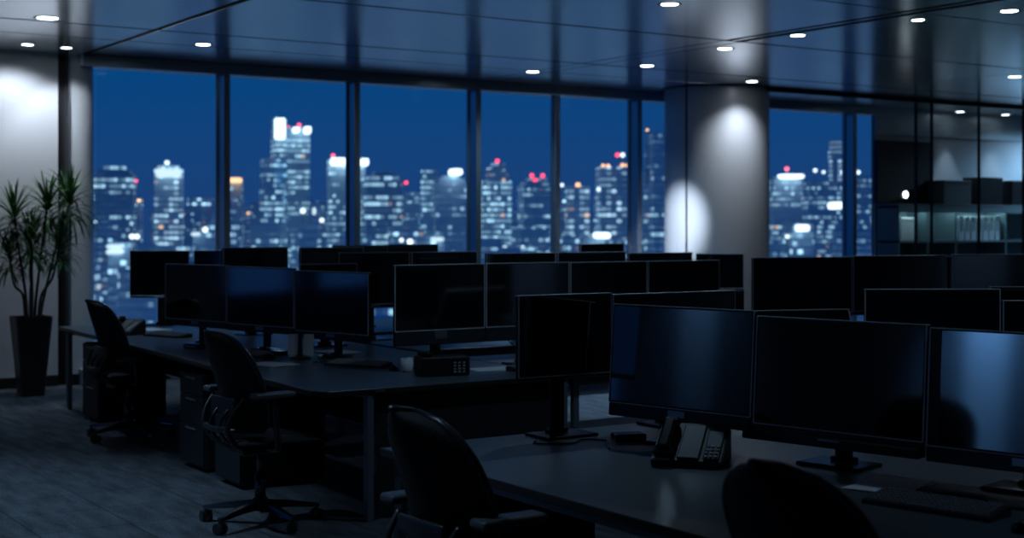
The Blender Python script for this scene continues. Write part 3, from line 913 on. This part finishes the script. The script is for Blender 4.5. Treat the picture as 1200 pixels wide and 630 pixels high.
# canes: (lean right along the wall, depth, top height)
# image left is -X along the wall here
heads = [(-.17, -.05, 1.72, 1.0), (-.03, -.12, 1.52, .85), (.16, .02, 1.80, 1.05), (.36, -.02, 1.86, 1.1), (.04, .10, 1.44, .8), (-.19, .06, 1.36, .75), (.24, -.09, 1.42, .8)]
for (hx, hy, hz, sc) in heads:
    bm = NB()
    b0 = Vector((hx * .22, hy * .5, .70))
    pts = catmull([b0, b0 + Vector((hx * .12, hy * .2, .25)), Vector((hx * .75, hy * .9, hz - .30)), Vector((hx, hy, hz))], 7)
    tube(bm, pts, [.014 - .004 * i / len(pts) for i in range(len(pts))], 8)
    cn = mkobj('cane', bm, M_cane, t, True)
    bm = NB()
    N = int(88 * sc)
    for k in range(N):
        f = k / N
        az = k * 2.39996 + rnd.uniform(-.2, .2)
        el = R(84 - 105 * f ** .8 + rnd.uniform(-8, 8))
        zz = hz + .05 - .24 * f
        o = Vector((hx, hy, zz)) + Vector((math.cos(az), math.sin(az), 0)) * .012
        leaf(bm, o, az, el, sc * rnd.uniform(.27, .37) * (1 if f > .12 else .85), .0165, rnd.uniform(2.2, 4.6) * (.30 + f))
    for v in bm.verts:                       # leaves end short of the wall
        if v.co.y > .66: v.co.y = .66
    mkobj('foliage', bm, M_leaf, cn, True)

# ================================================================ GLASS ROOM
t = thing('wall_panel', 'large black wall panel with a small round lamp beyond the glass partition', 'wall panel', (16.45, WY - .07, 1.97))
PB = mat('panel_black', (.008, .010, .012), .4)
bm = NB(); box(bm, -.56, .60, -.02, .045, .0, .87, .004, 1); mkobj('board', bm, PB, t)
bm = NB()
for (a, b_, c, d) in ((-.58, -.56, 0, .87), (.60, .62, 0, .87), (-.58, .62, .87, .89), (-.58, .62, -.02, 0)): box(bm, a, b_, -.03, .045, c, d)
mkobj('frame', bm, M_base, t)
bm = NB(); lathe(bm, [(0, 0), (.05, 0), (.05, .012), (0, .013)], 24)
bmesh.ops.transform(bm, matrix=Matrix.Translation((.02, -.021, .10)) @ Matrix.Rotation(R(90), 4, 'X'), verts=bm.verts[:])
mkobj('round_lamp', bm, mat('panel_lamp', (.9, .9, .9), .5, emit=(.8, .92, 1), estr=5), t)
# shelf unit with binders
t = thing('shelf_unit', 'long shelf unit with white binders behind the glass partition', 'shelf', (19.3, WY - .26, 0))
SH = mat('shelf_grey', (.16, .22, .24), .5)
bm = NB()
x0, x1 = -3.4, 3.2
box(bm, x0, x1, .18, .20, 0, 1.90)
for zz in (0.0, .40, .92, 1.36, 1.87): box(bm, x0, x1, -.2, .18, zz, zz + .03)
for xx in (-3.4, -2.78, -2.16, -1.0, .6, 1.9, 3.17): box(bm, xx, xx + .03, -.2, .18, .0, 1.9)
box(bm, x0, x1, -.205, -.19, 1.80, 1.9)
mkobj('carcass', bm, SH, t)
bm = NB(); box(bm, x0 - .01, x1 + .01, -.21, .20, 1.901, 1.925); mkobj('top_board', bm, SH, t)
bm = NB(); box(bm, x0 + .65, -1.02, -.17, -.14, 1.845, 1.868); mkobj('added_strip', bm, mat('added_strip_glow', (.9, .9, .9), .5, emit=(.6, .9, 1), estr=14), t)  # glowing strips added behind the lip to brighten the shelf bays
bm = NB(); box(bm, x0 + .06, -2.80, -.17, -.14, 1.845, 1.868); mkobj('added_strip', bm, mat('added_strip_glow', (.9, .9, .9), .5, emit=(.6, .9, 1), estr=14), t)
for k in range(7):
    o = thing('binder', 'white ring binder in the lit shelf bay, one of seven', 'binder', (17.33 + k * .14, WY - .30, 1.391), 0, 'white ring binders behind the partition')
    bm = NB(); box(bm, -.055, .055, -.12, .12, 0, .36, .004, 1); mkobj('cover', bm, mat('binder_white', (.62, .70, .72), .5), o)
    bm = NB(); box(bm, -.030, .030, -.1225, -.1202, .14, .28); mkobj('spine_label', bm, mat('label_grey', (.30, .36, .38), .6), o)
for (xx, ww, zz, hh, dd, mm, lab) in ((18.05, .55, 1.926, .42, .3, M_bezel, 'black box on the shelf unit beside the glass post'), (19.5, 1.9, 1.926, .38, .3, M_bezel, 'long dark box on top of the shelf unit at the right edge'),
        (17.28, .62, 1.926, .36, .3, mat('box_slate', (.03, .04, .05), .6), 'slate grey box on the shelf unit right of the black wall panel'),
        (16.22, .30, 1.391, .34, .25, mat('binder_white', (.62, .70, .72), .5), 'small white box in the shelf bay below the black wall panel')):
    o = thing('storage_box', lab, 'storage box', (xx, WY - .24, zz))
    bm = NB(); box(bm, -ww / 2, ww / 2, -dd / 2, dd / 2, 0, hh - .05, .004, 1); mkobj('body', bm, mm, o)
    bm = NB(); box(bm, -ww / 2 - .006, ww / 2 + .006, -dd / 2 - .006, dd / 2 + .006, hh - .05, hh, .005, 1); mkobj('lid', bm, mm, o)

# ================================================================ CITY
def facade(name, dens, strength, cw, fh, base=(.035, .075, .13), band=.35, tint=(.50, .85, 1.0), warm=.06, vert=False):
    m = bpy.data.materials.new(name); m.use_nodes = True
    t = m.node_tree; b = t.nodes['Principled BSDF']
    N = t.nodes.new; Lk = t.links.new
    def math_(op, a, b_=None, c=None):
        n = N('ShaderNodeMath'); n.operation = op
        for i, v in enumerate((a, b_, c)):
            if v is None: continue
            if isinstance(v, (int, float)): n.inputs[i].default_value = v
            else: Lk(v, n.inputs[i])
        return n.outputs[0]
    c = N('ShaderNodeTexCoord'); s = N('ShaderNodeSeparateXYZ'); Lk(c.outputs['Object'], s.inputs[0])
    g = N('ShaderNodeNewGeometry'); vt = N('ShaderNodeVectorTransform'); vt.vector_type = 'NORMAL'; vt.convert_from = 'WORLD'; vt.convert_to = 'OBJECT'
    Lk(g.outputs['True Normal'], vt.inputs[0]); sn = N('ShaderNodeSeparateXYZ'); Lk(vt.outputs[0], sn.inputs[0])
    ax = math_('ABSOLUTE', sn.outputs['X']); ay = math_('ABSOLUTE', sn.outputs['Y'])
    az = math_('ABSOLUTE', sn.outputs['Z'])
    h = math_('ADD', math_('MULTIPLY', s.outputs['X'], ay), math_('MULTIPLY', s.outputs['Y'], ax))
    hc = math_('DIVIDE', h, cw); zc = math_('DIVIDE', s.outputs['Z'], fh)
    hf = math_('FLOOR', hc); zf = math_('FLOOR', zc)
    oi = N('ShaderNodeObjectInfo'); sd = math_('MULTIPLY', oi.outputs['Random'], 91.7)
    cb = N('ShaderNodeCombineXYZ'); Lk(hf, cb.inputs[0]); Lk(zf, cb.inputs[1]); Lk(sd, cb.inputs[2])
    wn = N('ShaderNodeTexWhiteNoise'); Lk(cb.outputs[0], wn.inputs[0])
    cb2 = N('ShaderNodeCombineXYZ'); Lk(hf if vert else zf, cb2.inputs[0]); Lk(sd, cb2.inputs[1])
    wf = N('ShaderNodeTexWhiteNoise'); Lk(cb2.outputs[0], wf.inputs[0])
    # whole floors (or shafts) share a bias, so light gathers in bands
    bias = math_('MULTIPLY', math_('SUBTRACT', wf.outputs['Value'], .5), band * 2)
    lit = math_('LESS_THAN', wn.outputs['Value'], math_('ADD', bias, dens))
    unlit_glow = math_('ADD', math_('MULTIPLY', wf.outputs['Value'], .09), .02)      # faint glow added to unlit cells, tinting the facade teal
    fx = math_('FRACT', hc); fz = math_('FRACT', zc)
    ins = math_('MULTIPLY', math_('MULTIPLY', math_('GREATER_THAN', fx, .08), math_('LESS_THAN', fx, .93)), math_('MULTIPLY', math_('GREATER_THAN', fz, .25), math_('LESS_THAN', fz, .80)))
    lit = math_('MULTIPLY', math_('MULTIPLY', math_('MAXIMUM', lit, unlit_glow), ins), math_('LESS_THAN', az, .4))
    sc = N('ShaderNodeSeparateColor'); Lk(wn.outputs['Color'], sc.inputs[0])
    amp = math_('MULTIPLY', math_('ADD', math_('POWER', sc.outputs[1], 2.2), .25), strength)
    Lk(math_('MULTIPLY', lit, amp), b.inputs['Emission Strength'])
    mx = N('ShaderNodeMix'); mx.data_type = 'RGBA'
    mx.inputs['A'].default_value = (*tint, 1); mx.inputs['B'].default_value = (1, .62, .30, 1)
    Lk(math_('LESS_THAN', sc.outputs[2], warm), mx.inputs['Factor']); Lk(mx.outputs['Result'], b.inputs['Emission Color'])
    b.inputs['Base Color'].default_value = (*base, 1)
    b.inputs['Roughness'].default_value = .35
    b.inputs['Specular IOR Level'].default_value = .8
    m.cycles.emission_sampling = 'NONE'
    return m
HAZE = (.46, .68, .86)  # blue city haze put into the facade base colours, here and below
F_dim = facade('facade_dim', .16, .9, 1.36, 2.03, base=HAZE, band=.14, warm=.03)
F_mid = facade('facade_mid', .36, .85, 1.20, 2.03, base=HAZE, band=.32, warm=.02)
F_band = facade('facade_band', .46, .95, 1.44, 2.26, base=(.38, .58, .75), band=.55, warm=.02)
F_bright = facade('facade_bright', .74, 1.15, 1.36, 2.18, base=HAZE, band=.40, tint=(.50, .86, 1), warm=.02)
F_shaft = facade('facade_shaft', .50, 1.0, 2.2, 2.5, base=HAZE, band=.5, vert=True, tint=(.55, .85, 1), warm=.03)
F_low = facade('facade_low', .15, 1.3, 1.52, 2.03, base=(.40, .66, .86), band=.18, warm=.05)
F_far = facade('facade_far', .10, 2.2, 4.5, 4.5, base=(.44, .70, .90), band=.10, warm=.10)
def glow(name, col, s):
    m = mat(name, (.5, .5, .5), .5, emit=col, estr=s); m.cycles.emission_sampling = 'NONE'; return m
E_white = glow('roof_light_white', (.80, .95, 1), 2.2)
E_cap = glow('roof_cap_light', (.75, .93, 1), 1.1)
E_red = glow('aviation_red', (1, .06, .12), 3.0)
E_orange = glow('roof_light_orange', (1, .50, .22), 2.2)

ty = R(YAW)
FW = Vector((math.sin(ty), math.cos(ty), 0)); RT = Vector((math.cos(ty), -math.sin(ty), 0))
GZ = -150.0
def bearing(px, D): return FW * D + RT * D * (px - 600) / 1660
def zat(py, D): return EYE - (py - 265) / 1660 * D

def building(name, label, cat, px0, px1, ytop, D, m, yaw=8, depth=None, shape='box', group=None, tiers=(), beacons=(), caps=()):
    """px0..px1/ytop: the bearing and elevation the tower subtends from the office, D: how far it stands away"""
    c = bearing((px0 + px1) / 2, D); w = (px1 - px0) / 1660 * D / 1.05
    dp = depth or w * .9
    zt = zat(ytop, D)
    t = thing(name, label, cat, (c.x, c.y, GZ), R(-YAW + yaw), group)
    H = zt - GZ
    bm = NB()
    if shape == 'box': box(bm, -w / 2, w / 2, -dp / 2, dp / 2, 0, H)
    elif shape == 'dome':
        box(bm, -w / 2, w / 2, -dp / 2, dp / 2, 0, H - w * .22)
        box(bm, -w * .42, w * .42, -dp * .42, dp * .42, H - w * .22, H - w * .10)
        box(bm, -w * .27, w * .27, -dp * .3, dp * .3, H - w * .10, H)
    elif shape == 'setback':
        box(bm, -w / 2, w / 2, -dp / 2, dp / 2, 0, H * .80)
        box(bm, -w * .40, w * .40, -dp * .4, dp * .4, H * .80, H * .93)
        box(bm, -w * .25, w * .25, -dp * .25, dp * .25, H * .93, H)
    elif shape == 'round':
        lathe(bm, [(0, 0), (w / 2, 0), (w / 2, H - w * .2), (w * .44, H - w * .06), (w * .25, H), (0, H)], 28)
    mkobj('tower', bm, m, t)
    for (a, b_, y0, y1, mm) in tiers:                 # lower wings or extra shafts: bearings and elevations likewise
        cc = ((a + b_) / 2 - (px0 + px1) / 2) / 1660 * D; ww = (b_ - a) / 1660 * D
        bm = NB(); box(bm, cc - ww / 2, cc + ww / 2, -dp / 2 - 4, dp / 2 - 4, (zat(y1, D) - GZ) if y1 else 0, zat(y0, D) - GZ); mkobj('wing', bm, mm, t)
    for (a, b_, y0, y1, mm) in caps:                  # lit crown signs and bands
        cc = ((a + b_) / 2 - (px0 + px1) / 2) / 1660 * D; ww = (b_ - a) / 1660 * D
        bm = NB(); box(bm, cc - ww / 2, cc + ww / 2, -dp / 2 - 6, -dp / 2 + 2, zat(y1, D) - GZ, zat(y0, D) - GZ, .4, 1); mkobj('lit_crown', bm, mm, t)
    for (a, y0, mm, rr_) in beacons:
        cc = (a - (px0 + px1) / 2) / 1660 * D
        zz = zat(y0, D) - GZ
        bm = NB(); bmesh.ops.create_uvsphere(bm, u_segments=12, v_segments=8, radius=rr_ / 1660 * D); bmesh.ops.translate(bm, verts=bm.verts[:], vec=(cc, -dp * .28, zz)); mkobj('beacon', bm, mm, t)
        bm = NB(); cyl(bm, (cc, -dp * .28, min(H, zz) - 6), (cc, -dp * .28, zz), .25, .2, 8); mkobj('mast', bm, M_frame, t)
    return t
T = 'city tower'
building('office_tower', 'dark broad tower with stepped round top and lit bands, first in the left window', T, 112, 158, 195, 520, F_band, 10, shape='dome', beacons=[(160, 212, E_red, 1.6)])
building('office_tower', 'tower with a glowing white crown and ball top in the first window', T, 181, 215, 198, 640, F_shaft, 12, tiers=[(186, 210, 194, 205, F_bright)], caps=[(184, 212, 199, 208, E_cap)], beacons=[(196, 191, E_white, 2.6)])
building('office_tower', 'slim tower with an orange lit top right of the first window post', T, 268, 285, 208, 760, F_dim, 5, caps=[(271, 284, 209, 214, E_orange)])
building('office_tower', 'tallest tower with a bright white vertical crown', T, 318, 362, 150, 620, F_band, 14, tiers=[(306, 334, 187, 0, F_mid), (319, 333, 142, 0, F_bright)], caps=[(319.5, 331.5, 141, 165, E_white), (341, 348, 151, 157, E_white), (354, 361, 150, 158, E_white)], beacons=[(337, 150, E_red, 2.0), (349.5, 147, E_red, 2.2)])
building('office_tower', 'low bright-floored tower at the foot of the tallest tower', T, 305, 333, 220, 540, F_bright, 6)
building('office_tower', 'dark tower with a lit cap behind the second window post', T, 383, 428, 187, 580, F_band, 9, caps=[(387, 409, 186.5, 195, E_white), (421, 430, 187, 195, E_white)], beacons=[(390, 183, E_red, 2.2)])
building('office_tower', 'broad tower with domed dark top right of the second window post', T, 426, 470, 202, 500, F_band, 12, shape='dome')
building('office_tower', 'small tower with one red beacon between two larger towers', T, 472, 492, 226, 700, F_mid, 4, beacons=[(476, 214, E_red, 2.0)])
building('office_tower', 'slim brightly lit tower left of the white-capped one', T, 493, 514, 200, 560, F_bright, 4, beacons=[(515, 226, E_orange, 2.4)])
building('office_tower', 'round-shouldered dark tower with a white lit cap', T, 508, 547, 206, 470, F_dim, 10, shape='dome', caps=[(524, 537, 199, 206, E_white)])
building('office_tower', 'tower with bright white floors and a narrow dark top', T, 564, 599, 212, 560, F_bright, 6, tiers=[(569, 594, 199, 214, F_dim), (575, 590, 192, 200, F_dim)], beacons=[(582, 189, E_red, 2.4), (572, 200, E_white, 2.6), (590.5, 200, E_red, 2.4)])
building('office_tower', 'dark tower with three red beacons left of the thin window post', T, 609, 648, 209, 540, F_mid, 12, shape='dome', beacons=[(621, 206, E_red, 2.4), (634, 206, E_red, 2.4), (625, 212, E_red, 2.8)])
building('office_tower', 'dark slim tower with one orange beacon', T, 664, 689, 219, 600, F_shaft, 10, beacons=[(676, 217, E_orange, 3.0), (657, 217, E_white, 2.0)])
building('office_tower', 'lit tower with orange corner lamps before the last window post', T, 700, 739, 196, 600, F_shaft, 6, beacons=[(705, 195, E_orange, 2.4), (711, 195, E_orange, 2.4), (728, 194, E_orange, 2.4), (734, 194, E_orange, 2.4), (722, 182, E_red, 2.4), (728, 182, E_white, 2.6), (700, 222, E_white, 2.4)])
building('office_tower', 'dim rounded tower beside the left flank of the column', T, 752, 790, 196, 480, F_dim, 12, shape='round', tiers=[(756, 778, 157, 0, F_dim)], beacons=[(755, 153, E_orange, 1.6)])
building('office_tower', 'tower with white lit cap and red beacon right of the column', T, 900, 936, 208, 520, F_mid, 9, caps=[(907, 931, 205, 210, E_white)], beacons=[(919, 198, E_red, 2.4)])
building('office_tower', 'broad low tower with white roof lamps right of the column', T, 940, 988, 212, 600, F_mid, 7, beacons=[(951, 200, E_white, 2.2), (961, 202, E_white, 1.8), (984, 202, E_white, 2.2)])
building('office_tower', 'tall faint tower behind the window post right of the column', T, 973, 994, 164, 760, F_shaft, 5)
building('office_tower', 'slim tower with one lamp between the post and the black cabinet', T, 999, 1018, 206, 560, F_mid, 8, beacons=[(1004, 202, E_white, 2.2)])

# lower blocks between and before the towers
rnd = random.Random(5)
k = 0
for (D, n, ya, yb, wa, wb, ms) in ((1500, 26, 228, 250, 26, 52, (F_far,)), (900, 30, 232, 258, 22, 46, (F_dim, F_low, F_far)), (430, 24, 258, 290, 30, 62, (F_low, F_dim, F_low, F_mid)), (300, 16, 288, 322, 46, 84, (F_low, F_low, F_mid))):
    for i in range(n):
        px = -120 + (1240) * (i + .5 + rnd.uniform(-.2, .2)) / n
        w = min(rnd.uniform(wa, wb), 1240 / n * .72)
        building('city_block', 'dim lower city block among the towers outside the windows', 'building', px - w / 2, px + w / 2, rnd.uniform(ya, yb), D * rnd.uniform(.92, 1.08), rnd.choice(ms), rnd.uniform(-5, 22), group='lower city blocks below the skyline')
# bright signs and lit halls on separate low blocks
for (px0, px1, y0, D, caps, bc, lab) in (
    (128, 156, 284, 330, [(130, 147, 286, 290, E_cap), (130, 147, 292, 297, E_cap)], [(155, 277, E_white, 3.0), (161, 277, E_white, 3.0), (141, 316, E_white, 3.2)], 'low block with two lit rows and roof lamps, left window'),
    (228, 256, 272, 380, [(227, 236, 272, 276, E_cap)], [(241, 269, E_white, 3.2)], 'low block with one round roof lamp beside the first window post'),
    (350, 372, 262, 360, [(366, 370, 243, 252, E_cap)], [(355, 247, E_white, 3), (377, 258, E_white, 2.6)], 'low block with lamps left of the second window post'),
    (486, 520, 276, 360, [(503, 517, 278, 282, E_cap)], [(480, 283, E_white, 3.4), (470, 281, E_white, 2.4)], 'low block with a lit strip under the slim bright tower'),
    (584, 618, 294, 320, [], [(590.5, 291, E_white, 3.2), (611.5, 291, E_white, 3.2)], 'low block with two round roof lamps under the white-floored tower'),
    (680, 708, 278, 360, [(694, 708, 272, 279, E_white)], [], 'low block with a bright oblong sign before the last window post'),
    (925, 950, 262, 360, [(928, 936, 263, 271, E_white), (970, 979, 237, 245, E_white)], [(920, 277, E_white, 2.4)], 'low block with square lit signs right of the column')):
    building('city_block', lab, 'building', px0, px1, y0, D, F_low, 8, caps=caps, beacons=bc)
bm = NB(); box(bm, -2500, 5000, 120, 6000, GZ - 2, GZ); struct('ground', bm, mat('city_ground', (.24, .42, .60), .9, noise=.02, var=.4))  # ground colour carries the blue haze as well
